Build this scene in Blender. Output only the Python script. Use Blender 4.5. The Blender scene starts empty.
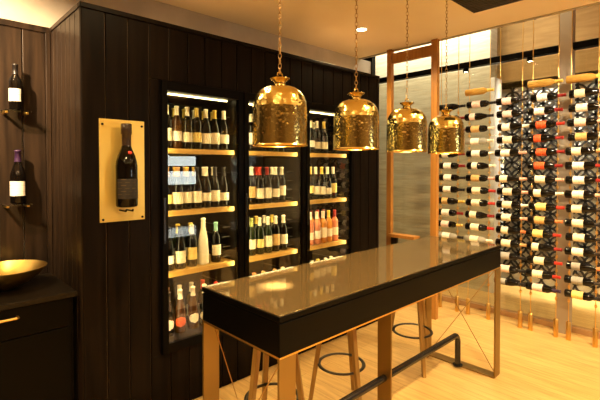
import bpy, bmesh, math, random
from mathutils import Vector, Matrix, Euler
random.seed(7)
C = bpy.context.scene.collection
PI = math.pi

# ------------------------------------------------------------------ helpers
def link(o, parent=None):
    C.objects.link(o)
    if parent is not None: o.parent = parent
    return o
def obj(name, bm, mat, parent=None, smooth=False, loc=None, bevel=0):
    me = bpy.data.meshes.new(name); bm.to_mesh(me); bm.free()
    mats = mat if isinstance(mat, (list, tuple)) else [mat]
    for m in mats: me.materials.append(m)
    if smooth:
        for p in me.polygons: p.use_smooth = True
    o = bpy.data.objects.new(name, me)
    if loc: o.location = loc
    link(o, parent)
    if smooth:
        try: me.set_sharp_from_angle(angle=math.radians(40))
        except Exception: pass
    if bevel:
        b = o.modifiers.new('bevel', 'BEVEL'); b.width = bevel; b.segments = 2; b.limit_method = 'ANGLE'
    return o
def inst(src, parent, loc=None, rot=None, name=None):
    c = src.copy(); link(c, parent)
    if name: c.name = name
    if loc is not None: c.location = loc
    if rot is not None: c.rotation_euler = rot
    return c
def dup(root, loc, rot=None):
    r = root.copy(); link(r); r.location = loc
    if rot is not None: r.rotation_euler = rot
    for ch in list(root.children):
        c = ch.copy(); link(c, r)
        for g in list(ch.children):
            d = g.copy(); link(d, c)
    return r
def thing(name, label, cat, loc=(0, 0, 0), rot=(0, 0, 0), group=None):
    o = bpy.data.objects.new(name, None); o.empty_display_size = .05
    o.location = loc; o.rotation_euler = rot; link(o)
    return tag(o, label, cat, group)
def tag(o, label, cat, group=None):
    o['label'] = label; o['category'] = cat
    if group: o['group'] = group
    return o
def struct(name, bm, mat, **k):
    o = obj(name, bm, mat, **k); o['kind'] = 'structure'; return o
def B(): return bmesh.new()
def box(bm, x0, x1, y0, y1, z0, z1, mi=0):
    v = [bm.verts.new(p) for p in ((x0,y0,z0),(x1,y0,z0),(x1,y1,z0),(x0,y1,z0),(x0,y0,z1),(x1,y0,z1),(x1,y1,z1),(x0,y1,z1))]
    for f in ((3,2,1,0),(4,5,6,7),(0,1,5,4),(1,2,6,5),(2,3,7,6),(3,0,4,7)):
        bm.faces.new([v[i] for i in f]).material_index = mi
    return bm
def bx(*a): return box(B(), *a)
def lathe(bm, prof, n=24, mi=0, c=(0,0,0)):
    rings = []
    for r, z in prof:
        if r < 1e-6: rings.append([bm.verts.new((c[0], c[1], c[2]+z))])
        else: rings.append([bm.verts.new((c[0]+r*math.cos(2*PI*i/n), c[1]+r*math.sin(2*PI*i/n), c[2]+z)) for i in range(n)])
    for a, b in zip(rings, rings[1:]):
        if len(a) == 1 and len(b) == 1: continue
        for i in range(n):
            j = (i+1) % n
            if len(a) == 1: f = (a[0], b[j], b[i])
            elif len(b) == 1: f = (a[i], a[j], b[0])
            else: f = (a[i], a[j], b[j], b[i])
            bm.faces.new(f).material_index = mi
    return bm
def tube(bm, pts, r, n=10, cap=True, mi=0):
    pts = [Vector(p) for p in pts]; rings = []
    rs = r if isinstance(r, (list, tuple)) else [r]*len(pts)
    u = None
    for i, p in enumerate(pts):
        t = ((pts[i+1] if i+1 < len(pts) else p) - (pts[i-1] if i else p)).normalized()
        if u is None:
            a = Vector((0,0,1)) if abs(t.z) < .9 else Vector((1,0,0)); u = t.cross(a).normalized()
        else:
            u = (u - t*u.dot(t)).normalized()
        w = t.cross(u)
        rings.append([bm.verts.new(p + rs[i]*(math.cos(2*PI*k/n)*u + math.sin(2*PI*k/n)*w)) for k in range(n)])
    for a, b in zip(rings, rings[1:]):
        for k in range(n): bm.faces.new((a[k], a[(k+1)%n], b[(k+1)%n], b[k])).material_index = mi
    if cap: bm.faces.new(rings[0][::-1]); bm.faces.new(rings[-1])
    return bm
def torus(bm, c, R, r, n=32, m=10, M=None):
    vs = []
    for i in range(n):
        a = 2*PI*i/n; row = []
        for k in range(m):
            b = 2*PI*k/m
            p = Vector(((R+r*math.cos(b))*math.cos(a), (R+r*math.cos(b))*math.sin(a), r*math.sin(b)))
            if M is not None: p = M @ p
            row.append(bm.verts.new(p + Vector(c)))
        vs.append(row)
    for i in range(n):
        for k in range(m):
            bm.faces.new((vs[i][k], vs[(i+1)%n][k], vs[(i+1)%n][(k+1)%m], vs[i][(k+1)%m]))
    return bm

# ------------------------------------------------------------------ materials
def new_mat(name):
    m = bpy.data.materials.new(name); m.use_nodes = True
    nt = m.node_tree; nt.nodes.clear()
    out = nt.nodes.new('ShaderNodeOutputMaterial')
    return m, nt, out
def principled(name, col, rough=.5, metal=0., spec=.5, trans=0., noise=None, bump=None, coat=0., ior=1.45):
    m, nt, out = new_mat(name)
    p = nt.nodes.new('ShaderNodeBsdfPrincipled')
    p.inputs['Base Color'].default_value = (*col, 1); p.inputs['Roughness'].default_value = rough
    p.inputs['Metallic'].default_value = metal; p.inputs['Specular IOR Level'].default_value = spec
    p.inputs['Transmission Weight'].default_value = trans; p.inputs['Coat Weight'].default_value = coat
    p.inputs['IOR'].default_value = ior
    nt.links.new(p.outputs[0], out.inputs[0])
    tc = nt.nodes.new('ShaderNodeTexCoord')
    if noise:   # (col2, scale vec, scale, detail, lo, hi)
        c2, sv, sc, lo, hi = noise
        mp = nt.nodes.new('ShaderNodeMapping'); mp.inputs['Scale'].default_value = sv
        n = nt.nodes.new('ShaderNodeTexNoise'); n.inputs['Scale'].default_value = sc; n.inputs['Detail'].default_value = 6
        r = nt.nodes.new('ShaderNodeValToRGB')
        r.color_ramp.elements[0].position = lo; r.color_ramp.elements[0].color = (*col, 1)
        r.color_ramp.elements[1].position = hi; r.color_ramp.elements[1].color = (*c2, 1)
        nt.links.new(tc.outputs['Object'], mp.inputs[0]); nt.links.new(mp.outputs[0], n.inputs['Vector'])
        nt.links.new(n.outputs['Fac'], r.inputs[0]); nt.links.new(r.outputs[0], p.inputs['Base Color'])
    if bump:    # (kind, sv, scale, strength, dist)
        kind, sv, sc, st, di = bump
        mp = nt.nodes.new('ShaderNodeMapping'); mp.inputs['Scale'].default_value = sv
        n = nt.nodes.new('ShaderNodeTexVoronoi' if kind == 'vor' else 'ShaderNodeTexNoise')
        n.inputs['Scale'].default_value = sc
        bp = nt.nodes.new('ShaderNodeBump'); bp.inputs['Strength'].default_value = st; bp.inputs['Distance'].default_value = di
        nt.links.new(tc.outputs['Object'], mp.inputs[0]); nt.links.new(mp.outputs[0], n.inputs['Vector'])
        nt.links.new(n.outputs[0], bp.inputs['Height']); nt.links.new(bp.outputs[0], p.inputs['Normal'])
    return m
def emit(name, col, s):
    m, nt, out = new_mat(name)
    e = nt.nodes.new('ShaderNodeEmission'); e.inputs[0].default_value = (*col, 1); e.inputs[1].default_value = s
    nt.links.new(e.outputs[0], out.inputs[0]); return m
def pane_mat(name, tint, refl):
    m, nt, out = new_mat(name)
    t = nt.nodes.new('ShaderNodeBsdfTransparent'); t.inputs[0].default_value = (*tint, 1)
    g = nt.nodes.new('ShaderNodeBsdfGlossy'); g.inputs['Roughness'].default_value = .0; g.inputs[0].default_value = (1, 1, 1, 1)
    fr = nt.nodes.new('ShaderNodeLayerWeight'); fr.inputs[0].default_value = .5
    pw_ = nt.nodes.new('ShaderNodeMath'); pw_.operation = 'POWER'; pw_.inputs[1].default_value = 5
    mul = nt.nodes.new('ShaderNodeMath'); mul.operation = 'MULTIPLY_ADD'; mul.inputs[1].default_value = .96*refl; mul.inputs[2].default_value = .035*refl
    mx = nt.nodes.new('ShaderNodeMixShader')
    nt.links.new(fr.outputs['Facing'], pw_.inputs[0]); nt.links.new(pw_.outputs[0], mul.inputs[0]); nt.links.new(mul.outputs[0], mx.inputs[0])
    nt.links.new(t.outputs[0], mx.inputs[1]); nt.links.new(g.outputs[0], mx.inputs[2]); nt.links.new(mx.outputs[0], out.inputs[0])
    return m
def plank_mat(name, c1, c2, c3, width, length, rough, gap=.0015, rot=0., wear=0.0):
    """boards laid along local Y (brick texture turned a quarter)"""
    m, nt, out = new_mat(name)
    p = nt.nodes.new('ShaderNodeBsdfPrincipled'); p.inputs['Roughness'].default_value = rough
    tc = nt.nodes.new('ShaderNodeTexCoord')
    mp = nt.nodes.new('ShaderNodeMapping'); mp.inputs['Rotation'].default_value = (0, 0, PI/2+rot)
    br = nt.nodes.new('ShaderNodeTexBrick'); br.inputs['Scale'].default_value = 1
    br.inputs['Brick Width'].default_value = length; br.inputs['Row Height'].default_value = width
    br.inputs['Mortar Size'].default_value = gap; br.inputs['Mortar Smooth'].default_value = .1
    br.inputs['Color1'].default_value = (*c1, 1); br.inputs['Color2'].default_value = (*c2, 1); br.inputs['Mortar'].default_value = (*c3, 1)
    br.offset = .37
    nt.links.new(tc.outputs['Object'], mp.inputs[0]); nt.links.new(mp.outputs[0], br.inputs[0])
    mp2 = nt.nodes.new('ShaderNodeMapping'); mp2.inputs['Scale'].default_value = (14, 1.2, 14)
    n = nt.nodes.new('ShaderNodeTexNoise'); n.inputs['Scale'].default_value = 2.5; n.inputs['Detail'].default_value = 7; n.inputs['Distortion'].default_value = .6
    nt.links.new(tc.outputs['Object'], mp2.inputs[0]); nt.links.new(mp2.outputs[0], n.inputs['Vector'])
    r = nt.nodes.new('ShaderNodeValToRGB')
    r.color_ramp.elements[0].position = .3; r.color_ramp.elements[0].color = (.68, .62, .55, 1)
    r.color_ramp.elements[1].position = .65; r.color_ramp.elements[1].color = (1, 1, 1, 1)
    nt.links.new(n.outputs['Fac'], r.inputs[0])
    mx = nt.nodes.new('ShaderNodeMix'); mx.data_type = 'RGBA'; mx.blend_type = 'MULTIPLY'; mx.inputs[0].default_value = .8
    nt.links.new(br.outputs[0], mx.inputs[6]); nt.links.new(r.outputs[0], mx.inputs[7])
    nt.links.new(mx.outputs[2], p.inputs['Base Color'])
    nt.links.new(p.outputs[0], out.inputs[0])
    return m

M = {}
M['dark'] = principled('dark_stained_timber', (.0028, .0017, .0011), .46, spec=.09, noise=((.010, .0058, .0033), (18, 18, 1.2), 1.6, .35, .75), bump=('noise', (30, 30, 2), 3, .12, .002))
M['brownstain'] = principled('brown_stained_timber', (.011, .0066, .004), .40, spec=.25, noise=((.034, .020, .011), (18, 18, 1.2), 1.6, .35, .75))  # same dark timber for the alcove, its lit brown put into the colour
M['darkback'] = principled('bronze_groove_bead', (.085, .053, .028), .5)  # joinery backing, lightened to paint the highlight along the board grooves
M['black'] = principled('black_powder_coat', (.0018, .0014, .0011), .36, spec=.09)
M['blackin'] = principled('black_interior_lining', (.008, .006, .005), .45, spec=.2)
M['ceil'] = principled('warm_plaster_ceiling', (.90, .76, .53), .85, noise=((.92, .79, .56), (1, 1, 1), 2., .4, .6))
M['conc'] = principled('grey_concrete', (.44, .40, .33), .8, noise=((.60, .55, .46), (1, 1, 1), 2.6, .35, .7), bump=('noise', (1, 1, 1), 25, .15, .004))
M['plaster'] = principled('umber_plaster', (.13, .09, .055), .85)
M['floor'] = plank_mat('oak_floorboards', (.66, .44, .165), (.59, .38, .135), (.28, .165, .05), .135, 1.7, .30, gap=.0012)
M['oak'] = principled('oiled_oak', (.56, .31, .10), .42, noise=((.42, .21, .06), (3, 30, 30), 1.5, .35, .7))
M['post'] = principled('honey_timber', (.42, .19, .035), .4, noise=((.32, .13, .022), (25, 25, 1.2), 1.5, .35, .7))
M['shelf'] = principled('pale_oak_shelf', (.62, .39, .10), .4, noise=((.48, .28, .06), (1.5, 30, 30), 1.5, .35, .7))
M['gold'] = principled('hammered_brass', (.76, .60, .21), .16, metal=1.)
M['goldsm'] = principled('polished_brass', (.82, .58, .18), .2, metal=1.)
M['brass'] = principled('brushed_brass', (.80, .50, .14), .33, metal=1.)
M['bowl'] = principled('aged_brass_bowl', (.90, .62, .18), .3, metal=1., noise=((.72, .45, .11), (1, 1, 1), 8, .4, .75))
M['plaque'] = principled('satin_brass_plate', (.86, .64, .17), .36, metal=.65, bump=('noise', (1, 1, 1), 4, .05, .01))
M['bronze'] = principled('bronze_flat_bar', (.28, .18, .055), .42, metal=.85)
M['wire'] = principled('bronze_wire', (.50, .32, .13), .35, metal=1.)
M['stone'] = principled('brown_quartz_top', (.075, .050, .022), .055, spec=.75, noise=((.15, .10, .042), (1, 1, 1), 160, .5, .72))
M['stoolwood'] = principled('stool_leg_timber', (.38, .22, .055), .42, noise=((.27, .15, .035), (25, 25, 1.5), 1.5, .35, .7))
M['iron'] = principled('dark_iron', (.05, .042, .032), .35, metal=.8)
M['rail'] = principled('blackened_pipe', (.008, .007, .007), .22, spec=.7)
M['steel'] = principled('grey_steel_column', (.40, .33, .25), .5, metal=.2)
M['worktop'] = principled('dark_stone_worktop', (.008, .006, .004), .3, spec=.2, noise=((.018, .012, .007), (1, 1, 1), 40, .45, .7))
M['glasspane'] = pane_mat('fridge_glass', (.95, .95, .92), 1.0)
M['cellarglass'] = pane_mat('cellar_glass', (.93, .92, .85), .8)
M['clear'] = pane_mat('clear_shelf_glass', (.85, .9, .85), 2.5)
M['led'] = emit('led_strip', (1, .80, .36), 12)
M['ledside'] = emit('led_side_strip', (1, .80, .38), 48)
M['bulb'] = emit('warm_bulb', (1, .70, .30), 150)
M['lens'] = emit('downlight_lens', (1, .80, .52), 30)
M['daylit'] = emit('daylit_window', (.92, 1, .96), 10)
M['lime'] = principled('stacked_limewash_stone', (.42, .39, .29), .85, noise=((.56, .53, .42), (1, 3, 26), 1.2, .3, .7), bump=('noise', (1, 4, 30), 1.5, .3, .012))
M['board'] = principled('board_marked_wall', (.46, .29, .11), .75, noise=((.60, .40, .17), (1, 2, 14), 1.3, .3, .7))
def tie_holes(m, pitch=.42, rad=.045):
    nt = m.node_tree; p = [n for n in nt.nodes if n.type == 'BSDF_PRINCIPLED'][0]
    src = p.inputs['Base Color'].links[0].from_socket
    tc = nt.nodes.new('ShaderNodeTexCoord'); s1 = nt.nodes.new('ShaderNodeVectorMath'); s1.operation = 'SCALE'; s1.inputs['Scale'].default_value = 1/pitch
    f = nt.nodes.new('ShaderNodeVectorMath'); f.operation = 'FRACTION'
    sx = nt.nodes.new('ShaderNodeSeparateXYZ'); cb = nt.nodes.new('ShaderNodeCombineXYZ'); cb.inputs[0].default_value = .5
    d = nt.nodes.new('ShaderNodeVectorMath'); d.operation = 'DISTANCE'; d.inputs[1].default_value = (.5, .5, .5)
    lt = nt.nodes.new('ShaderNodeMath'); lt.operation = 'LESS_THAN'; lt.inputs[1].default_value = rad
    mx = nt.nodes.new('ShaderNodeMix'); mx.data_type = 'RGBA'; mx.inputs[7].default_value = (.09, .05, .02, 1)
    nt.links.new(tc.outputs['Object'], s1.inputs[0]); nt.links.new(s1.outputs[0], f.inputs[0]); nt.links.new(f.outputs[0], sx.inputs[0])
    nt.links.new(sx.outputs[1], cb.inputs[1]); nt.links.new(sx.outputs[2], cb.inputs[2]); nt.links.new(cb.outputs[0], d.inputs[0])
    nt.links.new(d.outputs['Value'], lt.inputs[0]); nt.links.new(lt.outputs[0], mx.inputs[0]); nt.links.new(src, mx.inputs[6]); nt.links.new(mx.outputs[2], p.inputs['Base Color'])
tie_holes(M['board'])
M['white'] = principled('pale_backing_panel', (.80, .78, .76), .7)
M['whitetrim'] = principled('white_reveal', (.75, .76, .76), .6)
M['lattice'] = principled('black_lattice', (.008, .007, .006), .5)
M['grille'] = principled('dark_ceiling_grille', (.035, .028, .022), .7, noise=((.075, .062, .05), (60, 1, 1), 2., .4, .6))
# bottles
GL = {'dark': ((.003, .0022, .0016), 0), 'green': ((.010, .015, .003), 0), 'amber': ((.05, .018, .004), 0),
      'rose': ((.86, .30, .15), .35), 'orange': ((.85, .34, .05), .35), 'white': ((.85, .80, .62), .0), 'gold': ((.60, .34, .07), .15), 'clear': ((.62, .60, .50), .6)}
GM = {k: principled(k+'_bottle_glass', c, .06, trans=t, spec=.36) for k, (c, t) in GL.items()}
def label_mat(name, col, ink):
    """paper with rows of printing and a small crest, laid out on the bottle's own height"""
    m, nt, out = new_mat(name)
    p = nt.nodes.new('ShaderNodeBsdfPrincipled'); p.inputs['Roughness'].default_value = .6
    tc = nt.nodes.new('ShaderNodeTexCoord')
    br = nt.nodes.new('ShaderNodeTexBrick'); br.inputs['Scale'].default_value = 1
    br.inputs['Brick Width'].default_value = .034; br.inputs['Row Height'].default_value = .017; br.inputs['Mortar Size'].default_value = .0062; br.inputs['Mortar Smooth'].default_value = 0
    br.inputs['Color1'].default_value = (*ink, 1); br.inputs['Color2'].default_value = (*col, 1); br.inputs['Mortar'].default_value = (*col, 1); br.inputs['Bias'].default_value = -.1
    mp = nt.nodes.new('ShaderNodeMapping'); mp.inputs['Rotation'].default_value = (PI/2, 0, 0)
    nt.links.new(tc.outputs['Object'], mp.inputs[0]); nt.links.new(mp.outputs[0], br.inputs[0])
    mx = nt.nodes.new('ShaderNodeMix'); mx.data_type = 'RGBA'; mx.inputs[0].default_value = .45
    mx.inputs[6].default_value = (*col, 1)
    nt.links.new(br.outputs[0], mx.inputs[7]); nt.links.new(mx.outputs[2], p.inputs['Base Color'])
    nt.links.new(p.outputs[0], out.inputs[0]); return m
LM = {'cream': label_mat('cream_label', (.82, .74, .54), (.30, .18, .10)), 'white': label_mat('white_label', (.86, .82, .72), (.25, .2, .16)),
      'yellow': label_mat('yellow_label', (.80, .62, .20), (.35, .2, .05)), 'tan': label_mat('tan_label', (.56, .36, .13), (.2, .1, .04)),
      'orange': label_mat('orange_label', (.62, .075, .014), (.85, .5, .1)), 'pink': label_mat('pinkish label', (.78, .60, .52), (.4, .15, .1)),
      'grey': label_mat('grey_label', (.33, .32, .29), (.12, .1, .1)), 'black': label_mat('black_label', (.012, .009, .007), (.16, .10, .03))}
CM = {k: principled(k+'_capsule', c, .35) for k, c in {'white': (.82, .76, .60), 'yellow': (.78, .56, .10), 'red': (.26, .014, .012), 'scarlet': (.46, .03, .015), 'pink': (.72, .42, .32), 'tan': (.55, .33, .13),
      'black': (.012, .01, .01), 'teal': (.22, .45, .38), 'green': (.35, .42, .10), 'purple': (.03, .012, .045), 'gold': (.72, .45, .10), 'copper': (.6, .2, .07)}.items()}

# bottle meshes, shared by every bottle of a shape
PROF = {
 'bordeaux': [(0,.006),(.022,.0),(.034,.002),(.0365,.008),(.0365,.188),(.034,.203),(.024,.218),(.0165,.232),(.0145,.25),(.0140,.288),(.0162,.289),(.0162,.297),(.012,.30),(0,.30)],
 'burgundy': [(0,.006),(.024,.0),(.036,.002),(.0385,.008),(.0385,.150),(.036,.170),(.0265,.200),(.0185,.225),(.0150,.250),(.0140,.288),(.0162,.289),(.0162,.297),(.012,.30),(0,.30)],
 'skittle':  [(0,.006),(.026,.0),(.040,.003),(.042,.012),(.040,.09),(.034,.18),(.024,.235),(.0165,.27),(.0150,.325),(.0175,.327),(.0175,.337),(.012,.34),(0,.34)],
 'sauternes':[(0,.006),(.022,.0),(.034,.002),(.0365,.008),(.0365,.180),(.034,.198),(.022,.220),(.0165,.24),(.0145,.26),(.0140,.285),(.0165,.287),(.0165,.297),(.012,.30),(0,.30)],
}
MESH = {}
def lathe_mesh(name, prof, n=20):
    bm = lathe(B(), prof, n); bmesh.ops.recalc_face_normals(bm, faces=bm.faces)
    me = bpy.data.meshes.new(name); bm.to_mesh(me); bm.free()
    for p in me.polygons: p.use_smooth = True
    me.materials.append(None)
    return me
for k, pr in PROF.items():
    MESH[k] = lathe_mesh('bottle_'+k, pr)
    top = pr[-1][1]
    neck = [(r+.0008, z) for r, z in pr if z > top-.075 and r > 0]
    zs = top-.066
    # radius at the capsule's skirt
    for (r0, z0), (r1, z1) in zip(pr, pr[1:]):
        if z0 <= zs <= z1: rs_ = r0+(r1-r0)*(zs-z0)/max(z1-z0, 1e-6)
    MESH['cap_'+k] = lathe_mesh('capsule_'+k, [(rs_+.0008, zs)]+[(r, z) for r, z in neck if z > zs]+[(0, top+.0008)], 16)
def label_mesh(name, r, z0, z1, wrap, round_=False):
    bm = B(); n = 18; rows = 8 if round_ else 1
    grid = []
    for j in range(rows+1):
        z = z0+(z1-z0)*j/rows
        w = wrap*(math.sqrt(max(.02, 1-(2*j/rows-1)**2)) if round_ else 1)
        grid.append([bm.verts.new((r*math.sin(w*(i/n-.5)), -r*math.cos(w*(i/n-.5)), z)) for i in range(n+1)])
    for a, b in zip(grid, grid[1:]):
        for i in range(n): bm.faces.new((a[i], a[i+1], b[i+1], b[i]))
    me = bpy.data.meshes.new(name); bm.to_mesh(me); bm.free()
    for p in me.polygons: p.use_smooth = True
    me.materials.append(None); return me
MESH['lab_bordeaux'] = label_mesh('label_tall',   .0370, .045, .135, 2.5)
MESH['lab_burgundy'] = label_mesh('label_wide', .0390, .035, .115, 2.6)
MESH['lab_skittle'] = label_mesh('label_patch', .0420, .06, .11, 1.6)
MESH['lab_sauternes'] = label_mesh('label_small', .0370, .06, .12, 3.2)
MESH['lab_round'] = label_mesh('label_round', .0390, .045, .115, 2.3, True)
MESH['lab_wall'] = label_mesh('label_wall', .0370, .060, .150, 4.6)
def part(name, me, mat, parent):
    o = bpy.data.objects.new(name, me); link(o, parent)
    o.material_slots[0].link = 'OBJECT'; o.material_slots[0].material = mat
    return o
def bottle(label, loc, glass='dark', lab='cream', cap='black', shape='bordeaux', rot=(0,0,0), group=None, labshape=None, name='wine_bottle', scale=1.):
    t = thing(name, label, 'bottle', loc, rot, group)
    t.scale = (scale,)*3
    part('bottle_glass', MESH[shape], GM[glass], t)
    if cap: part('capsule', MESH['cap_'+shape], CM[cap], t)
    if lab:
        p = part('paper_label', MESH['lab_'+(labshape or shape)], LM[lab], t)
        if labshape is None: q = random.uniform(.72, 1.08); p.scale.z = q; p.location.z = .01+.09*(1-q)*random.uniform(.2, .9)
    return t

# ------------------------------------------------------------------ dimensions (metres)
D, D2 = 2.608, 3.289          # front of the panelled joinery, concrete wall behind
XL, XR = .763, 3.634
ZP, ZC = 2.563, 2.965         # top of panelling, ceiling
XE = 4.15                     # ceiling edge / timber posts
XB = 4.52                     # bottle cables
XG = 4.78                     # cellar glass
ZB = 3.9

# ------------------------------------------------------------------ room shell
struct('floor', bx(-2.2, 7.0, -2.6, 4.6, -.1, 0), M['floor'])
struct('ceiling', bx(-2.2, XE, -2.6, D2+.1, ZC, ZC+.12), M['ceil'])
struct('trim_1', bx(XE, XE+.03, -2.6, D2+.1, ZC-.012, ZB), M['conc'])
struct('wall_north', bx(-2.2, 4.40, D2, D2+.15, 0, ZC), M['conc'])
struct('trim_2', bx(4.40, 4.47, D2-.02, D2+.15, 0, ZB), M['black'])
struct('wall_west', bx(-2.3, -2.2, -2.6, D2+.15, 0, ZC), M['plaster'])
struct('wall_south', bx(-2.2, 7.0, -2.7, -2.6, 0, ZB), M['plaster'])
struct('wall_cellar_north', bx(4.47, 7.0, 4.5, 4.6, 0, ZB), M['lime'])
struct('ceiling_cellar', bx(XE, 7.0, -2.6, 4.6, ZB, ZB+.1), M['board'])
struct('wall_stone', bx(5.5, 5.7, 2.224, 4.5, 0, ZB), M['lime'])
struct('trim_3', bx(5.5, 5.72, 2.175, 2.224, 0, 2.76), M['whitetrim'])
bw = bx(6.08, 6.2, -2.6, 2.6, 2.70, ZB)
struct('wall_board_marked', bw, M['board'])
struct('wall_east', bx(6.3, 6.4, -2.6, 2.6, 0, ZB), M['white'])

# panelling: boards with open V joints, one mesh per plane, holes left for the three wine fridges
FX = [1.229, 1.884, 2.539]; FW = .655; FZ0, FZ1 = .39, 2.185
x = XL; pw = .1345; g = .0052
bm = B()
edges = [XL + i*pw for i in range(22)]
for i, a in enumerate(edges):
    b = min(a+pw, XR)
    if b-a < .01: break
    x0, x1 = a+g/2, b-g/2
    segs = []
    if x1 <= FX[0] or x0 >= FX[2]+FW: segs = [(x0, x1, .0, ZP-.03)]
    else:
        segs = [(x0, x1, 0, FZ0), (x0, x1, FZ1, ZP-.03)]
        if x0 < FX[0]: segs.append((x0, FX[0], FZ0, FZ1))
        if x1 > FX[2]+FW: segs.append((FX[2]+FW, x1, FZ0, FZ1))
    for s in segs: box(bm, s[0], s[1], D, D+.018, s[2], s[3])
panelw = struct('wall_panelled', bm, M['dark'], bevel=.005)
bm = B()
box(bm, XL+.02, FX[0], D+.012, D+.03, 0, ZP-.02); box(bm, FX[2]+FW, XR, D+.012, D+.03, 0, ZP-.02)
box(bm, FX[0], FX[2]+FW, D+.012, D+.03, 0, FZ0); box(bm, FX[0], FX[2]+FW, D+.012, D+.03, FZ1, ZP-.02)
box(bm, XL+.02, XR-.001, D+.03, D2-.002, ZP-.03, ZP-.003)
box(bm, XR-.02, XR, D, D2-.002, 0, ZP)
struct('wall_panelled_backing', bm, M['darkback'])
struct('trim_4', bx(XL-.004, XR, D-.006, D+.03, ZP-.03, ZP), M['dark'], bevel=.003)
# return side of the joinery
bm = B(); n = 7; w = (D2-D-.012)/n
for i in range(n): box(bm, XL, XL+.018, D+.012+i*w+g/2, D+.012+(i+1)*w-g/2, 0, ZP-.03)
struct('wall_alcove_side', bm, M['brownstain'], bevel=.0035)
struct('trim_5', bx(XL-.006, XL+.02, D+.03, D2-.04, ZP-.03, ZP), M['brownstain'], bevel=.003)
bm = B()
for i in range(22):
    a = XL-.03-(i+1)*pw
    box(bm, a+g/2, a+pw-g/2, D2-.03, D2-.005, 0, ZP-.04)
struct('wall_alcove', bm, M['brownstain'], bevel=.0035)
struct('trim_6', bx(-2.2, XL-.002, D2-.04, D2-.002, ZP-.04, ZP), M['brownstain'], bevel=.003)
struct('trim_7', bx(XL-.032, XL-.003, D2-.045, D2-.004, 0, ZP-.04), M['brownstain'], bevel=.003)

# small daylit window in the wall behind the viewer (seen mirrored in the fridge door)
wn = struct('window_1', bx(3.55, 4.45, -2.6, -2.59, 1.27, 1.86), M['daylit'])
bm = B()
box(bm, 3.5, 3.55, -2.6, -2.56, 1.22, 1.91); box(bm, 4.45, 4.5, -2.6, -2.56, 1.22, 1.91); box(bm, 3.55, 4.45, -2.6, -2.56, 1.86, 1.91); box(bm, 3.55, 4.45, -2.6, -2.56, 1.22, 1.27); box(bm, 3.55, 4.45, -2.6, -2.57, 1.53, 1.64)
o = obj('window_frame', bm, M['black'], wn)

# ------------------------------------------------------------------ wine fridges
FN = ['plaque-side fridge', 'middle fridge', 'cellar-side fridge']
SHZ = [1.745, 1.32, .905, .456]
def make_fridge(i):
    x0 = FX[i]+.003; x1 = FX[i]+FW-.003
    t = thing('wine_fridge', ['tall black glass-door wine fridge next to the brass plaque', 'tall black glass-door wine fridge between the two other fridges',
              'tall black glass-door wine fridge holding pink wines, nearest the cellar'][i], 'fridge', ((x0+x1)/2, D, FZ0), group='built-in wine fridges')
    cx = (x0+x1)/2
    def L(b): bmesh.ops.translate(b, verts=b.verts, vec=(-cx, -D, -FZ0)); return b
    yb = D+.54
    bm = B()   # lining: five sides
    box(bm, x0, x0+.03, D+.005, yb, FZ0, FZ1); box(bm, x1-.03, x1, D+.005, yb, FZ0, FZ1)
    box(bm, x0+.03, x1-.03, D+.005, yb, FZ0, FZ0+.064); box(bm, x0+.03, x1-.03, D+.005, yb, FZ1-.06, FZ1)
    box(bm, x0+.03, x1-.03, yb-.02, yb, FZ0+.064, FZ1-.06)
    obj('fridge_body', L(bm), M['blackin'], t)
    dx0, dx1, dz0, dz1 = x0+.002, x1-.002, FZ0+.004, FZ1-.004
    fw = .041
    bm = B()
    for q in ((dx0, dx0+fw, dz0, dz1), (dx1-fw, dx1, dz0, dz1), (dx0+fw, dx1-fw, dz1-fw-.02, dz1), (dx0+fw, dx1-fw, dz0, dz0+fw+.02)):
        box(bm, q[0], q[1], D-.03, D+.003, q[2], q[3])
    dr = obj('door_frame', L(bm), M['black'], t, bevel=.002)
    obj('door_glass', L(bx(dx0+fw, dx1-fw, D-.018, D-.014, dz0+fw+.02, dz1-fw-.02)), M['glasspane'], dr)
    obj('door_handle', L(bx(dx0+.006, dx0+.024, D-.036, D-.0295, 1.12, 1.42)), M['rail'], dr, bevel=.003)
    for z in SHZ[:3]:
        bm = B(); box(bm, x0+.031, x1-.031, D+.045, D+.062, z-.034, z); box(bm, x0+.031, x1-.031, D+.062, yb-.03, z-.024, z)
        obj('oak_shelf', L(bm), M['shelf'], t)
        obj('shelf_light', L(bx(x0+.05, x1-.05, D+.066, D+.076, z-.031, z-.0245)), M['ledside'], t)
    obj('light_strip', L(bx(x0+.06, x1-.06, D+.10, D+.112, FZ1-.069, FZ1-.061)), M['led'], t)
    bm = B()    # wire side rack on the far side of the cabinet
    for s in range(4):
        zb = SHZ[s]+.03
        for k in range(4):
            tube(bm, [(x1-.045, D+.10, zb+k*.075), (x1-.045, yb-.04, zb+k*.075)], .004, 6)
            tube(bm, [(x1-.10, D+.11, zb+k*.075), (x1-.033, D+.11, zb+k*.075)], .004, 6)
    obj('wire_rack', L(bm), M['iron'], t)
    obj('side_light', L(bx(x0+.031, x0+.040, D+.004, D+.014, FZ0+.13, FZ1-.08)), M['ledside'], t)
    obj('side_light', L(bx(x1-.036, x1-.031, D+.014, D+.026, FZ0+.13, FZ1-.08)), M['ledside'], t)
    obj('door_gasket', L(bx(x1-.058, x1-.0432, D-.0135, D+.012, dz0+fw+.02, dz1-fw-.02)), M['black'], dr)  # added fin that hides the glowing side strip, no real door seal
    return t
for i in range(3): make_fridge(i)

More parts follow.
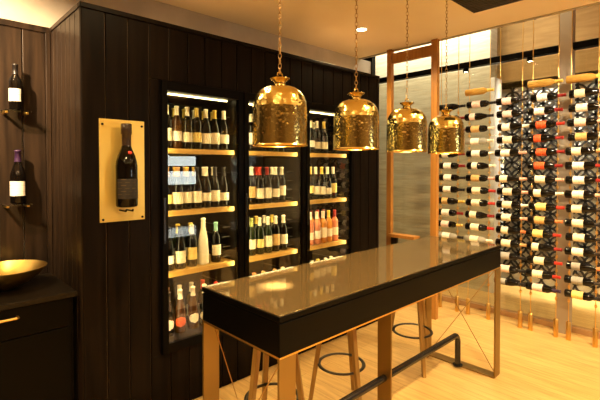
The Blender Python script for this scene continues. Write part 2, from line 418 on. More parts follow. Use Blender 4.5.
ORD = ['first', 'second', 'third', 'fourth', 'fifth', 'sixth', 'seventh', 'eighth', 'ninth']
SHN = ['top shelf', 'second shelf', 'third shelf', 'fridge floor']
def shelf_row(f, s, y, back, items):
    for k, (x, gl, lb, cp, sh) in enumerate(items):
        gname = {'dark': 'dark', 'green': 'green', 'rose': 'pink', 'orange': 'orange', 'white': 'frosted white', 'amber': 'brown', 'clear': 'clear', 'gold': 'golden'}[gl]
        a = ['%s bottle' % gname]
        if lb and not back: a.append('%s label' % lb)
        if cp: a.append('%s capsule' % cp)
        where = ('rear row ' if back else '') + ORD[k] + ' from plaque end'
        lab = ', '.join(a + [where, SHN[s], FN[f]])
        ls = 'round' if (s == 3 and lb and sh == 'burgundy') else None
        b = bottle(lab, (x, y+random.uniform(-.008, .008), SHZ[s]), gl, lb, cp, sh, (0, 0, random.uniform(-.25, .05)-.15),
                   group='bottles on the %s of the %s' % (SHN[s], FN[f]), labshape=ls)
def R(xs, spec): return [(x,)+tuple(sp) for x, sp in zip(xs, spec)]
b_, u_, k_ = 'bordeaux', 'burgundy', 'skittle'
YF, YB, YC = D+.115, D+.225, D+.335
# plaque-side fridge
shelf_row(0, 0, YF, False, R([1.335,1.412,1.489,1.566,1.645,1.722,1.796], [('dark','cream','white',b_),('amber','white','white',b_),('dark','cream','white',b_),('dark','yellow','yellow',b_),('dark','cream','white',u_),('dark','cream','yellow',u_),('dark','cream','white',u_)]))
shelf_row(0, 0, YB, True, R([1.37,1.45,1.53,1.61,1.69,1.77], [('green','white','white',b_),('green','cream','yellow',b_),('green','cream','yellow',b_),('green','cream','white',b_),('dark','cream','yellow',b_),('dark','cream','yellow',b_)]))
shelf_row(0, 1, YF, False, R([1.335,1.412,1.489,1.566,1.643,1.720,1.797], [('dark','yellow','tan',u_),('dark','cream','tan',u_),('dark','cream','gold',u_),('dark','cream','black',u_),('dark','cream','white',u_),('dark','cream','black',u_),('dark','cream','black',u_)]))
shelf_row(0, 1, YB, True, R([1.37,1.45,1.53,1.61,1.69,1.77], [('green','white','yellow',b_),('green','cream','yellow',b_),('dark','cream','gold',b_),('dark','cream','yellow',b_),('dark','cream','white',b_),('dark','cream','white',b_)]))
shelf_row(0, 2, YF, False, R([1.345,1.432,1.525,1.622,1.73], [('dark','white','black',u_),('dark','cream','black',u_),('dark','yellow','white',b_),('white',None,None,k_),('dark','cream','teal',b_)]))
shelf_row(0, 2, YB, True, R([1.38,1.47,1.57,1.68], [('dark','cream','black',u_),('green','cream','yellow',b_),('green','white','yellow',b_),('dark','cream','teal',b_)]))
shelf_row(0, 3, YF, False, R([1.34,1.43,1.535,1.625,1.72], [('dark','pink','black',u_),('amber','orange','white',u_),('amber','cream','white',u_),('dark','cream','white',u_),('dark','cream','scarlet',u_)]))
shelf_row(0, 3, YB, True, R([1.385,1.48,1.58,1.68], [('dark','cream','tan',b_),('dark','cream','white',b_),('dark','cream','white',b_),('dark','cream','scarlet',b_)]))
# middle fridge
shelf_row(1, 0, YF, False, R([1.98,2.058,2.136,2.214,2.30,2.378], [('dark','cream','white',b_),('dark','white','white',b_),('dark','cream','white',b_),('dark','cream','yellow',b_),('green','cream','yellow',b_),('green','cream','white',b_)]))
shelf_row(1, 0, YB, True, R([2.02,2.10,2.19,2.28,2.36], [('green','white','white',b_),('green','cream','white',b_),('dark','cream','white',b_),('dark','cream','yellow',b_),('dark','cream','white',b_)]))
shelf_row(1, 1, YF, False, R([1.98,2.06,2.138,2.218,2.31,2.39], [('dark','cream','white',b_),('dark','tan','white',b_),('dark','cream','scarlet',u_),('dark','cream','red',u_),('dark','cream','white',b_),('dark','cream','white',b_)]))
shelf_row(1, 1, YB, True, R([2.02,2.10,2.19,2.28,2.365,2.445], [('dark','white','white',b_),('dark','cream','black',b_),('dark','cream','scarlet',b_),('dark','cream','black',b_),('dark','cream','white',b_),('dark','cream','black',b_)]))
shelf_row(1, 2, YF, False, R([1.98,2.062,2.145,2.228,2.315,2.405], [('green','cream','green',b_),('green','cream','green',b_),('green','yellow','white',b_),('green','cream','white',b_),('dark','tan','white',b_),('dark','cream','white',b_)]))
shelf_row(1, 2, YB, True, R([2.02,2.105,2.19,2.275,2.36], [('green','white','green',b_),('green','cream','white',b_),('green','cream','yellow',b_),('dark','cream','white',b_),('dark','cream','yellow',b_)]))
shelf_row(1, 3, YF, False, R([2.0,2.09,2.18,2.30,2.39], [('dark','cream','white',b_),('amber','orange','copper',b_),('amber','cream','tan',b_),('dark','cream','tan',b_),('dark','white','white',b_)]))
# cellar-side fridge
shelf_row(2, 0, YF, False, R([2.65,2.74,2.822,2.905], [('dark','cream','white',b_),('dark','white','white',u_),('dark','cream','white',u_),('dark','cream','yellow',u_)]))
shelf_row(2, 0, YB, True, R([2.70,2.79,2.875], [('dark','white','white',b_),('dark','cream','white',b_),('dark','cream','white',b_)]))
shelf_row(2, 1, YF, False, R([2.645,2.723,2.801,2.879,2.957,3.04], [('dark','yellow','yellow',b_),('dark','yellow','yellow',b_),('dark','cream','white',u_),('dark','cream','yellow',u_),('dark','cream','white',u_),('dark','yellow','white',b_)]))
shelf_row(2, 1, YB, True, R([2.68,2.76,2.84,2.92,3.0], [('green','white','yellow',b_),('green','cream','yellow',b_),('dark','cream','white',b_),('dark','cream','yellow',b_),('dark','cream','white',b_)]))
shelf_row(2, 2, YF, False, R([2.645,2.728,2.811,2.894,2.977,3.06], [('rose','cream','white',b_),('rose','cream','white',b_),('rose','white','white',b_),('orange','cream','white',b_),('orange','cream','yellow',b_),('rose','cream','red',b_)]))
shelf_row(2, 2, YB, True, R([2.68,2.765,2.85,2.935,3.02], [('rose','white','white',b_),('rose','cream','red',b_),('orange','cream','red',b_),('rose','cream','scarlet',b_),('dark','cream','red',b_)]))
shelf_row(2, 3, YF, False, R([2.66,2.755,2.84,2.93,3.02], [('dark','cream','white',b_),('dark','cream','white',b_),('dark','cream','yellow',b_),('dark','cream','white',b_),('dark','cream','white',b_)]))

# ------------------------------------------------------------------ brass plaque with the big bottle
t = thing('brass_plaque', 'rectangular brass plaque screwed to the dark panelling beside the fridges', 'plaque', (.992, D, 1.59))
obj('plate', bx(-.135, .135, -.009, 0, -.30, .315), M['plaque'], t, bevel=.002)
for sx in (-1, 1):
    for sz in (-1, 1):
        s = obj('screw', lathe(B(), [(0,0),(.007,0),(.007,.004),(.004,.006),(0,.006)], 12), M['black'], t, loc=(sx*.118, -.009, sz*.283))
        s.rotation_euler = (PI/2, 0, 0)
for sx in (-.02, .02):
    bm = tube(B(), [(sx, -.009, -.232), (sx, -.105, -.232), (sx, -.108, -.222)], .005, 8)
    obj('peg', bm, M['black'], t)
mag = [(0,.008),(.035,.0),(.052,.003),(.056,.012),(.056,.235),(.053,.265),(.044,.30),(.030,.335),(.0235,.36),(.022,.385),(.0225,.42),(.026,.422),(.026,.478),(.022,.482),(0,.482)]
t = thing('magnum_bottle', 'large dark bottle with black label mounted upright on the brass plaque', 'bottle', (.990, D-.072, 1.380))
t.scale = (1.10, 1.10, 1.03)
part('bottle_glass', lathe_mesh('bottle_magnum', mag, 32), GM['dark'], t)
part('capsule', lathe_mesh('capsule_magnum', [(.0245,.35),(.0240,.385),(.0245,.42),(.028,.422),(.028,.481),(.022,.484),(0,.484)], 24), principled('black_lacquer_capsule', (.035,.02,.012), .25), t)
part('paper_label', label_mesh('label_magnum', .0568, .05, .165, 2.6), LM['black'], t)
bm = B()
for z0, z1, in ((.05,.053),(.162,.165)):
    me = label_mesh('tmp', .0574, z0, z1, 2.6); bm.from_mesh(me)
for sg in (-1, 1):
    a0 = sg*1.28; v = [bm.verts.new((.0574*math.sin(a), -.0574*math.cos(a), z)) for a, z in ((a0, .053), (a0*.975, .053), (a0*.975, .162), (a0, .162))]
    bm.faces.new(v if sg < 0 else v[::-1])
bmesh.ops.remove_doubles(bm, verts=bm.verts, dist=.0035)
obj('gilt_border', bm, M['goldsm'], t)
seal = lathe(B(), [(0,.004),(.008,.003),(.011,0)], 16); o = obj('red_seal', seal, CM['scarlet'], t, loc=(.004, -.0385, .315)); o.rotation_euler = (PI/2-.5, 0, 0)

# ------------------------------------------------------------------ alcove: cabinet, worktop, bowl, two small shelves with bottles
t = thing('base_cabinet', 'black base cabinet under the dark worktop in the alcove', 'cabinet', (-.25, 2.96, 0))
obj('carcass', bx(-1.9, .985, -.26, .28, 0, .868), M['black'], t)
obj('drawer_front', bx(-.10, .965, -.282, -.262, .70, .862), M['black'], t, bevel=.002)
for a, b in ((-.10, .43), (.435, .965)): obj('door_panel', bx(a, b, -.282, -.262, .06, .694), M['black'], t, bevel=.002)
obj('drawer_panel', bx(-1.9, -.105, -.282, -.262, .06, .862), M['black'], t, bevel=.002)
hb = tube(B(), [(.40, -.283, .815), (.40, -.312, .815), (.405, -.315, .815), (.70, -.315, .815), (.705, -.312, .815), (.705, -.283, .815)], .007, 10)
obj('brass_handle', hb, M['brass'], t)
o = obj('worktop', bx(-2.19, .745, 2.655, 3.243, .869, .898), M['worktop'], bevel=.002)
tag(o, 'dark stone worktop under the brass bowl in the alcove', 'worktop')
bp = [(0,.004),(.05,0),(.06,.004),(.07,.012),(.12,.035),(.18,.08),(.214,.122),(.216,.125),(.212,.125),(.176,.086),(.118,.042),(.06,.018),(0,.014)]
bm = lathe(B(), bp, 48); bmesh.ops.recalc_face_normals(bm, faces=bm.faces)
o = obj('brass_bowl', bm, M['bowl'], smooth=True, loc=(.452, 3.0, .899)); tag(o, 'wide shallow brass bowl standing on the dark worktop', 'bowl')
for zz, lbl in ((1.977, 'small glass shelf with brass brackets under the upper bottle in the alcove'), (1.385, 'small glass shelf with brass brackets under the lower bottle in the alcove')):
    t = thing('bottle_shelf', lbl, 'shelf', (.548, D2-.03, zz), group='small glass shelves')
    obj('glass_shelf', bx(-.075, .075, -.13, -.002, -.010, -.001), M['clear'], t, bevel=.001)
    for sx in (-.055, .055):
        obj('bracket', bx(sx-.008, sx+.008, -.11, -.001, -.022, -.0105), M['brass'], t, bevel=.002)
bottle('dark wine bottle with white label on the upper small glass shelf', (.548, D2-.10, 1.978), 'dark', 'white', 'black', b_, (0,0,-.5), scale=.98)
bottle('dark wine bottle with white label and purple capsule on the lower glass shelf', (.556, D2-.10, 1.386), 'dark', 'white', 'purple', u_, (0,0,-.5), scale=1.14)

# ------------------------------------------------------------------ bar table
TX0, TX1, TY0, TY1, TZ = 1.098, 3.365, 1.268, 1.866, 1.019
t = thing('bar_table', 'long high bar table with brown stone top, black apron and bronze legs', 'table', ((TX0+TX1)/2, (TY0+TY1)/2, 0))
cx, cy = (TX0+TX1)/2, (TY0+TY1)/2
def LT(b): bmesh.ops.translate(b, verts=b.verts, vec=(-cx, -cy, 0)); return b
obj('stone_top', LT(bx(TX0+.006, TX1-.006, TY0+.006, TY1-.006, TZ-.02, TZ)), M['stone'], t, bevel=.0012)
obj('top_edge', LT(bx(TX0, TX1, TY0, TY1, TZ-.026, TZ-.004)), M['black'], t, bevel=.002)
obj('apron', LT(bx(TX0+.003, TX1-.003, TY0+.003, TY1-.003, TZ-.172, TZ-.032)), M['black'], t, bevel=.003)
obj('apron_core', LT(bx(TX0+.012, TX1-.012, TY0+.012, TY1-.012, TZ-.034, TZ-.025)), M['black'], t)
za = TZ-.172
for fx in (TX0+.002, TX1-.092):
    w = .09; th = .012
    bm = B()
    fr = obj('end_frame', LT(bx(fx, fx+w, TY0+th+.016, TY1-th-.016, .0, th)), M['bronze'], t, bevel=.002)
    for yy in (TY0+.003, TY1-.003-th):
        s = 1 if yy < cy else -1
        bm = B()  # flat bar leg that bends into the floor bar
        y_out = yy if s > 0 else yy+th
        pts_o = [(y_out, za), (y_out, .016), (y_out+s*.005, .005), (y_out+s*.017, 0), (y_out+s*.03, 0)]
        pts_i = [(y_out+s*th, za), (y_out+s*th, .020), (y_out+s*(th+.002), .014), (y_out+s*(th+.006), th), (y_out+s*.03, th)]
        va = [[bm.verts.new((xx, p[0], p[1])) for p in pts_o] + [bm.verts.new((xx, p[0], p[1])) for p in pts_i[::-1]] for xx in (fx, fx+w)]
        nn = len(va[0])
        for q in range(nn): bm.faces.new((va[0][q], va[0][(q+1)%nn], va[1][(q+1)%nn], va[1][q]))
        bm.faces.new(va[0]); bm.faces.new(va[1][::-1]); bmesh.ops.recalc_face_normals(bm, faces=bm.faces)
        obj('leg', LT(bm), M['bronze'], fr)
        fr.children[-1].matrix_parent_inverse = Matrix()
    obj('frame_top_bar', LT(bx(fx, fx+w, TY0+th+.003, TY1-th-.003, za-.007, za-.0005)), M['bronze'], t)
    for s in (0, 1):
        ya, yb_ = (TY0+.02, TY1-.02) if s else (TY1-.02, TY0+.02)
        obj('brace_wire', LT(tube(B(), [(fx+w/2+(.004 if s else -.004), ya, .016), (fx+w/2+(.004 if s else -.004), yb_, za-.008)], .0028, 6)), M['wire'], t)
obj('edge_strip', LT(bx(TX0+.001, TX1-.001, TY0+.001, TY1-.001, za-.004, za+.003)), M['brass'], t)
obj('middle_leg', LT(bx(2.246, 2.258, cy-.052, cy+.052, 0, za-.004)), M['bronze'], t, bevel=.002)
rz = .262
pts = [(1.155, cy, .013), (1.155, cy, rz-.06)] + [(1.155+.06*(1-math.cos(a)), cy, rz-.06+.06*math.sin(a)) for a in [PI/2*k/6 for k in range(1, 7)]]
pts += [(3.27-.06+.06*math.sin(a), cy, rz-.06+.06*math.cos(a)) for a in [PI/2*k/6 for k in range(0, 7)]] + [(3.27, cy, .018)]
obj('foot_rail', LT(tube(B(), pts, .0225, 18)), M['rail'], t, smooth=True)
for xx in (1.155, 3.27): obj('rail_flange', LT(lathe(B(), [(0,.012),(.038,.012),(.038,.018),(.024,.02),(0,.02)], 24, c=(xx, cy, 0))), M['rail'], t)

# ------------------------------------------------------------------ bar stools
def make_stool(loc, rot, label):
    t = thing('bar_stool', label, 'stool', loc, (0, 0, rot), 'stools along the far side of the bar table')
    obj('seat', lathe(B(), [(0,.715),(.15,.715),(.165,.722),(.168,.735),(.162,.748),(.14,.752),(0,.746)], 40), M['stoolwood'], t, smooth=True)
    for k in range(3):
        a = 2*PI*k/3; c, s = math.cos(a), math.sin(a)
        top = Vector((.105*c, .105*s, .716)); bot = Vector((.215*c, .215*s, 0))
        bm = B()
        vs = []
        for p, hw in ((bot, .0135), (top, .0175)):
            ra = Vector((c, s, 0)); ta = Vector((-s, c, 0))
            vs.append([bm.verts.new(p + ra*hw*i + ta*hw*j) for i, j in ((-1,-1),(1,-1),(1,1),(-1,1))])
        for q in range(4): bm.faces.new((vs[0][q], vs[0][(q+1)%4], vs[1][(q+1)%4], vs[1][q]))
        bm.faces.new(vs[0][::-1]); bm.faces.new(vs[1]); bmesh.ops.recalc_face_normals(bm, faces=bm.faces)
        lg = obj('leg', bm, M['stoolwood'], t, bevel=.003)
        f = .28/.716; rr = .215-.11*f
        obj('ring_bolt', lathe(B(), [(0,-.009),(.010,-.009),(.010,.009),(0,.009)], 10, c=((rr-.017)*c, (rr-.017)*s, .28)), M['iron'], lg)
    obj('foot_ring', torus(B(), (0, 0, .28), .152, .013, 48, 10, Matrix.Diagonal((1, 1, .5))), M['iron'], t, smooth=True)
    return t
st = make_stool((2.17, 1.863, 0), math.radians(16), 'wooden bar stool between the two other stools, iron foot ring, under the table middle')
s1 = dup(st, (1.56, 1.863, 0), (0, 0, math.radians(66))); s1['label'] = 'wooden bar stool with iron foot ring, nearest the table end by the brass plaque'
s2 = dup(st, (3.03, 1.84, 0), (0, 0, math.radians(-4))); s2['label'] = 'wooden bar stool with iron foot ring, nearest the bottle wall'

# ------------------------------------------------------------------ hammered pendants
PROFP = [(.1365,0),(.1365,.005),(.1348,.009),(.1343,.05),(.1340,.12),(.1330,.188),(.1295,.216),(.1205,.243),(.1045,.265),(.0825,.281),(.0580,.290),(.0370,.294),(.0280,.297),(.0262,.306),(.0305,.316),(.0410,.323),(.0490,.329),(.0495,.332),(.0440,.332),(.0300,.326),(.0180,.324),(.0,.324)]
PIN = [(.1355,0),(.1325,.010),(.1320,.05),(.1315,.12),(.1305,.187),(.1270,.214),(.1185,.240),(.1025,.262),(.0805,.278),(.0560,.287),(.0,.289)]
def make_pendant(loc):
    t = thing('pendant_lamp', '-', 'lamp', loc, group='hammered brass pendants over the bar table')
    bm = B(); body = PROFP[:-10]; pts = []
    for (r0, z0), (r1, z1) in zip(body, body[1:]):
        m = max(1, round(math.hypot(r1-r0, z1-z0)/.0092))
        pts += [(r0+(r1-r0)*q/m, z0+(z1-z0)*q/m) for q in range(m)]
    pts.append(body[-1]); NS = 88; rings = []
    for q, (r, z) in enumerate(pts):   # hammer marks: a mesh of small facets, rows staggered like the beaten metal
        jit = .00055*min(1, r/.1) if 2 < q else 0
        rings.append([bm.verts.new(((r+random.uniform(-jit, jit))*math.cos(2*PI*(i+.5*(q % 2))/NS), (r+random.uniform(-jit, jit))*math.sin(2*PI*(i+.5*(q % 2))/NS), z+random.uniform(-jit, jit))) for i in range(NS)])
    for q in range(len(rings)-1):
        a, b = rings[q], rings[q+1]
        for i in range(NS):
            j = (i+1) % NS
            if q % 2 == 0: bm.faces.new((a[i], a[j], b[i])); bm.faces.new((a[j], b[j], b[i]))
            else: bm.faces.new((a[i], a[j], b[j])); bm.faces.new((a[i], b[j], b[i]))
    bmesh.ops.recalc_face_normals(bm, faces=bm.faces)
    sh = obj('lamp_shade', bm, M['gold'], t)
    bm = B(); lathe(bm, PROFP[-11:], 48); bmesh.ops.recalc_face_normals(bm, faces=bm.faces)
    obj('crown_cap', bm, M['goldsm'], t, smooth=True)
    bm = lathe(B(), PIN, 48); bmesh.ops.recalc_face_normals(bm, faces=bm.faces); bmesh.ops.reverse_faces(bm, faces=bm.faces)
    obj('shade_lining', bm, M['goldsm'], t, smooth=True)
    obj('rim_band', torus(B(), (0,0,.003), .1360, .0028, 64, 8), M['goldsm'], t, smooth=True)
    bm = B(); torus(bm, (0, 0, .346), .016, .0035, 20, 8, Matrix.Rotation(PI/2, 3, 'X')); obj('hanging_loop', bm, M['goldsm'], t, smooth=True)
    bm = B(); z = .368; k = 0
    while z < ZC-loc[2]-.03:
        Mx = Matrix.Rotation(PI/2*(k % 2)+.5, 3, 'Z') @ Matrix.Rotation(PI/2, 3, 'X') @ Matrix.Diagonal((.55, 1, 1))
        torus(bm, (0, 0, z), .0150, .0024, 10, 5, Mx); z += .0245; k += 1
    obj('chain', bm, M['wire'], t, smooth=True)
    obj('ceiling_rose', lathe(B(), [(0, -.03), (.02, -.028), (.045, -.015), (.055, 0), (0, 0)], 24, c=(0, 0, ZC-loc[2]-.001)), M['goldsm'], t, smooth=True)
    bl = lathe(B(), [(0,.150),(.02,.152),(.033,.165),(.036,.185),(.030,.205),(.018,.225),(.016,.24),(0,.24)], 24)
    bmesh.ops.recalc_face_normals(bl, faces=bl.faces)
    obj('bulb', bl, M['bulb'], t, smooth=True)
    obj('bulb_socket', lathe(B(), [(0,.238),(.022,.238),(.024,.25),(.024,.285),(0,.286)], 20), M['goldsm'], t, smooth=True)
    return t
PZ = 1.722; PY = 1.568
pl = make_pendant((1.362, PY, PZ))
PLB = ['hammered brass dome pendant on a chain, first from the brass plaque', 'hammered brass dome pendant on a chain, second from the brass plaque', 'hammered brass dome pendant on a chain, third from the brass plaque', 'hammered brass dome pendant on a chain, beside the wall of lying bottles']
for i, px in enumerate((1.362, 1.956, 2.500, 3.050)):
    p = pl if i == 0 else dup(pl, (px, PY, PZ))
    p['label'] = PLB[i]

# ------------------------------------------------------------------ cellar front: posts, rail, glass
bm = bx(XE-.055, XE-.001, 2.208, 2.278, 0, ZC-.001); struct('trim_8', bm, M['post'], bevel=.003)
bm = bx(XE-.055, XE-.001, 2.775, 2.835, 0, ZC-.001); struct('trim_9', bm, M['post'], bevel=.003)
struct('trim_10', bx(XE-.045, XE-.012, 2.28, 2.773, 2.80, 2.915), M['post'], bevel=.003)
t = thing('oak_ledge', 'short oak ledge fixed to the timber post before the stone wall', 'shelf', (XE-.03, 2.60, .86))
obj('board', bx(-.09, .03, -.17, .172, -.035, 0), M['post'], t, bevel=.003)
obj('bracket', bx(-.02, .02, .10, .172, -.16, -.036), M['iron'], t)
struct('trim_11', bx(4.66, 4.74, -1.8, 4.4, 2.742, 2.805), M['black'], bevel=.003)
struct('window_2', bx(XG, XG+.012, -1.8, 4.4, .055, 2.74), M['cellarglass'])
struct('trim_12', bx(XG-.03, XG+.05, -1.8, 4.4, 0, .055), principled('dark_oak_sill', (.36, .20, .085), .4), bevel=.003)
struct('column', bx(4.65, 4.76, 1.120, 1.232, 0, ZB), M['steel'], bevel=.004)
for y, lb in ((2.18, 'small black spotlight under the dark rail near the timber post'), (1.505, 'small black spotlight under the dark rail near the grey steel column')):
    t = thing('rail_spotlight', lb, 'spotlight', (4.70, y, 2.742), group='spotlights on the dark rail')
    obj('lamp_body', lathe(B(), [(0,-.001),(.028,-.001),(.031,-.012),(.031,-.045),(.027,-.045),(.024,-.036),(0,-.036)], 24), M['black'], t, smooth=True)
    obj('lens', lathe(B(), [(0,-.039),(.023,-.039)], 20), M['lens'], t)

# lattice screen beyond the glass
t = thing('lattice_screen', 'black interlaced-circle lattice screen on pale backing beyond the cellar glass', 'screen', (6.1, 1.2, 0))
A = .0955; bw_ = .025; bm = B(); n = 24
for iy in range(31):
    for iz in range(27):
        if (iy+iz) % 2: continue
        y = 2.36-A-iy*A; z = .06+A+iz*A; vo = []
        for k in range(n):
            a = 2*PI*k/n
            vo.append([bm.verts.new((xx, y-1.2+r_*math.cos(a), z+r_*math.sin(a))) for xx, r_ in ((-.012, A-bw_/2), (-.012, A+bw_/2), (.002, A+bw_/2), (.002, A-bw_/2))])
        for k in range(n):
            a_, b2 = vo[k], vo[(k+1) % n]
            for q in range(4): bm.faces.new((a_[q], a_[(q+1)%4], b2[(q+1)%4], b2[q]))
obj('lattice', bm, M['lattice'], t)
bm = B(); box(bm, -.02, .02, 1.16, 1.20, 0, 2.78); box(bm, -.02, .02, -1.8, 1.16, 2.70, 2.78); box(bm, -.02, .02, -1.8, 1.16, 0, .06)
obj('lattice_frame', bm, M['lattice'], t)
obj('backing', bx(.03, .04, -1.8, 1.16, .06, 2.70), M['white'], t)

# ------------------------------------------------------------------ bottle wall
COLS = [(2.381, 2.178), (2.053, 1.832), (1.730, 1.515), (1.420, 1.197), (1.092, .882)]
def rz_k(k): return 2.268 - .1325*k
def make_cable():
    t = thing('bottle_cable', '-', 'cable', (XB, 0, 0), group='brass cables of the bottle wall')
    obj('cable', tube(B(), [(0,0,.17), (0,0,ZB-.002)], .0035, 8), M['brass'], t)
    obj('floor_socket', lathe(B(), [(0,.001),(.021,.001),(.021,.168),(.018,.172),(0,.172)], 20), M['brass'], t, smooth=True)
    first = None
    for k in range(15):
        z = rz_k(k)-.0235
        if first is None:
            bm = B(); tube(bm, [(-.03, 0, -.026), (.03, 0, -.026)], .0045, 8); lathe(bm, [(.004,-.038),(.010,-.038),(.010,-.012),(.004,-.012)], 10)
            first = obj('bottle_clamp', bm, M['brass'], t, loc=(0, 0, rz_k(k)-.02))
        else: inst(first, t, (0, 0, rz_k(k)-.02))
    return t
ck = None; CN = ['first', 'second', 'third', 'fourth', 'fifth', 'sixth', 'seventh', 'eighth', 'ninth', 'tenth']
i = 0
for c in COLS:
    for y in c:
        if ck is None: ck = make_cable(); ck.location = (XB, y, 0); cc = ck
        else: cc = dup(ck, (XB, y, 0))
        cc['label'] = 'thin brass cable with floor socket, %s from the timber post' % CN[i]; i += 1
ROTM = Matrix(((0, 1, 0), (0, 0, -1), (-1, 0, 0)))   # columns: x->(0,0,-1) y->(1,0,0) z->(0,-1,0)
NTH = ['topmost', 'second down', 'third down', 'fourth down', 'fifth down', 'sixth down', 'seventh down', 'eighth down', 'ninth down', 'tenth down', 'eleventh down', 'twelfth down', 'thirteenth down', 'fourteenth down', 'lowest']
COLN = ['first', 'second', 'third', 'fourth', 'outermost']
WALL = [
 # column: {row: (label, capsule, glass)}
 {0:('black','black','dark'),1:('white','red','dark'),2:('white','red','dark'),3:('white','pink','dark'),4:('white','red','dark'),5:('white','red','dark'),6:('white','black','dark'),7:('white','black','dark'),8:('tan','yellow','dark'),9:('white','red','dark'),10:('pink','gold','dark'),11:('white','black','clear')},
 {0:('pink','black','dark'),1:('pink','black','dark'),2:('tan','white','dark'),3:('white','white','clear'),4:('white','white','dark'),5:('white','white','dark'),6:('tan','pink','dark'),7:('cream','scarlet','dark'),8:('cream','scarlet','dark'),9:('cream','red','dark'),10:('cream','scarlet','dark'),11:('cream','white','clear')},
 {0:('pink','black','dark'),1:('pink','black','dark'),2:('white','white','dark'),3:('cream','black','dark'),4:('white','pink','dark'),6:('cream','pink','dark'),7:('cream','pink','dark'),8:('cream','white','dark'),9:('cream','pink','dark'),10:('cream','copper','dark'),11:('cream','tan','dark'),12:('grey','black','dark'),13:('pink','black','dark'),14:('grey','black','dark')},
 {0:('white','red','dark'),1:('white','red','dark'),2:('orange','scarlet','dark'),3:('orange','red','dark'),4:('orange','red','dark'),5:('orange','red','dark'),6:('cream','pink','dark'),7:('cream','white','dark'),8:('yellow','scarlet','dark'),9:('tan','copper','dark'),10:('yellow','scarlet','dark'),11:('cream','red','dark'),12:('cream','scarlet','dark'),13:('cream','scarlet','dark'),14:('pink','purple','dark')},
 {0:('cream','pink','dark'),1:('white','pink','dark'),2:('pink','pink','dark'),3:('tan','white','dark'),4:('cream','tan','dark'),5:('white','red','dark'),6:('white','red','dark'),7:('white','pink','dark'),8:('cream','black','dark'),9:('cream','black','dark'),10:('cream','black','dark'),11:('white','black','dark'),12:('grey','copper','dark'),13:('grey','black','dark'),14:('yellow','black','dark')},
]
for ci, (c, rows) in enumerate(zip(COLS, WALL)):
    last = max(rows)
    for kk, k in enumerate(sorted(rows)):
        lab, cap, gl = rows[k]
        y0 = c[0]+.028+random.uniform(-.014, .014)
        e = (ROTM.to_4x4()).to_euler()
        nth = NTH[kk] if k != last else 'lowest'
        gn = 'clear glass' if gl == 'clear' else 'dark'
        tx = '%s bottle, %s label, %s capsule, lying %s, %s column from the timber post' % (gn, lab, cap, nth, COLN[ci])
        if ci == 4: tx = '%s bottle, %s label, %s capsule, lying %s, column beyond the grey steel post' % (gn, lab, cap, nth)
        b = bottle(tx, (XB, y0, rz_k(k)+.026), gl, lab, cap, b_ if (k*3+ci) % 4 else u_, e, 'bottles lying in the %s wall column' % COLN[ci], labshape='wall' if (k*3+ci) % 4 else None)
        b.rotation_euler.rotate_axis('Z', random.uniform(-.2, .2))
for ci, nm in ((1, 'nearest the timber post'), (3, 'middle of the three golden ones'), (4, 'outside the grey steel column')):
    c = COLS[ci]; e = ROTM.to_4x4().to_euler()
    bottle('golden sweet-wine bottle lying above the dark bottles, ' + nm, (XB, c[0]+.04, rz_k(-1)+.03), 'gold', None, 'yellow', 'sauternes', e, 'golden bottles topping the wall columns')

# ------------------------------------------------------------------ ceiling fittings
t = thing('ceiling_vent', 'dark square grille set into the ceiling near the bottle wall', 'vent', (3.10, 1.08, ZC))
obj('frame', bx(-.57, .57, -.57, .57, -.006, -.0005), M['ceil'], t, bevel=.002)
bm = B(); box(bm, -.54, .54, -.54, .54, -.010, -.0062)
for k in range(30): a = -.53+k*.0355; box(bm, a, a+.018, -.53, .53, -.016, -.0102)
obj('grille', bm, M['grille'], t)
def downlight(x, y, lb, W, z=ZC, rad=.045, col=(1, .71, .34), ang=150, vis=True, blend=.6):
    t = thing('downlight', lb, 'lamp', (x, y, z), group='recessed ceiling downlights')
    bm = lathe(B(), [(rad+.004,-.0005),(rad+.018,-.0005),(rad+.018,-.006),(rad+.004,-.009),(rad+.002,-.004)], 28)
    obj('trim_ring', bm, M['goldsm'] if z > ZC+.1 else M['whitetrim'], t, smooth=True)
    obj('lens', lathe(B(), [(0,-.003),(rad+.003,-.003)], 24), M['lens'], t)
    l = bpy.data.lights.new('downlight_beam', 'SPOT'); l.energy = W; l.color = col; l.spot_size = math.radians(ang); l.spot_blend = blend; l.shadow_soft_size = .04
    lo = bpy.data.objects.new('downlight_beam', l); lo.location = (0, 0, -.02); link(lo, t)
    return t
W = 250
downlight(3.289, 2.574, 'bright recessed ceiling downlight above the fridges', W*.55)
for i, (x, y, w) in enumerate(((1.0, 2.0, .15), (2.2, .15, 1.), (3.55, .15, 1.), (.2, .6, .7), (-.35, 2.45, .6), (2.2, -1.4, .8), (3.6, -1.4, .8), (.6, -1.2, .7), (-1.2, .3, .5), (3.75, 1.75, .0), (.30, 2.85, .14), (1.75, 2.72, .22))):  # unseen lamps, some added to lighten the alcove and concrete band
    if w: downlight(x, y, 'recessed ceiling downlight out of view overhead', W*w)
def area(name, loc, size, W, col, rot=(0,0,0)):
    l = bpy.data.lights.new(name, 'AREA'); l.shape = 'RECTANGLE'; l.size, l.size_y = size; l.energy = W; l.color = col
    o = bpy.data.objects.new(name, l); o.location = loc; o.rotation_euler = rot; link(o); return o
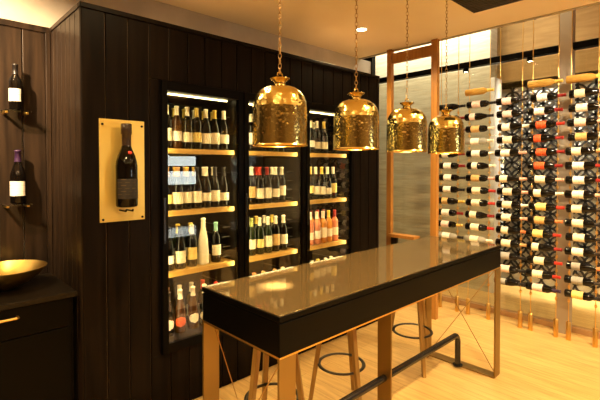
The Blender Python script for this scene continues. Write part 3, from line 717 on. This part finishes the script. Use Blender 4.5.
# unseen washer and spots for the cellar, alcove, first pendant and bottle wall
area('stone_wash_light', (5.15, 3.0, ZB-.05), (.1, 2.2), 85, (1, .86, .62), (0, math.radians(-12), 0))
def spot(loc, tgt, W, col, ang, blend=.5, name='bottle_spot'):
    l = bpy.data.lights.new(name, 'SPOT'); l.energy = W; l.color = col; l.spot_size = math.radians(ang); l.spot_blend = blend; l.shadow_soft_size = .03
    o = bpy.data.objects.new(name, l); o.location = loc; o.rotation_euler = (Vector(tgt)-Vector(loc)).to_track_quat('-Z', 'Y').to_euler(); link(o); return o
spot((-.55, 2.15, ZC-.03), (.52, 3.25, 2.05), 800, (1, .70, .40), 56, 1., 'alcove_spot')  # added spot without a fitting, brightens the alcove boards
spot((1.362, PY, PZ+.09), (1.375, PY+.045, 1.0), 700, (1, .78, .40), 13, 1., 'pendant_beam')
for y in (.9, 1.6, 2.2): spot((3.3, y-1.15, ZC-.03), (XB, y, 1.5), 70, (1, .84, .60), 70)  # added unseen spots on the room side, lighting the label fronts
for y in (.2, 1.0, 1.8): spot((5.2, y, ZB-.03), (6.08, y, 1.62), 1400, (1, .88, .74), 36, name='screen_spot')  # added unseen spots that brighten the lattice backing
for y in (1.3, 1.9): spot((XB-.15, y, ZB-.1), (XB, y, 2.2), 40, (1, .80, .50), 60)

# ------------------------------------------------------------------ world, camera, view
w = bpy.data.worlds.new('world'); bpy.context.scene.world = w; w.use_nodes = True
w.node_tree.nodes['Background'].inputs[0].default_value = (1, .8, .55, 1); w.node_tree.nodes['Background'].inputs[1].default_value = .02
cam = bpy.data.cameras.new('camera'); co = bpy.data.objects.new('camera', cam); link(co)
cam.sensor_width = 36; cam.lens = 36*421/600; cam.shift_y = -25/600; cam.clip_start = .05
co.location = (0, 0, 1.62)
yaw = math.atan2(.723, .691)
co.rotation_euler = (PI/2-math.radians(1.1), 0, yaw-PI/2)
sc = bpy.context.scene; sc.camera = co
sc.view_settings.view_transform = 'Standard'; sc.view_settings.look = 'None'; sc.view_settings.gamma = 1; sc.view_settings.use_curve_mapping = False
sc.view_settings.exposure = .1
sc.cycles.max_bounces = 10; sc.cycles.transparent_max_bounces = 16
sc.cycles.sample_clamp_indirect = 6
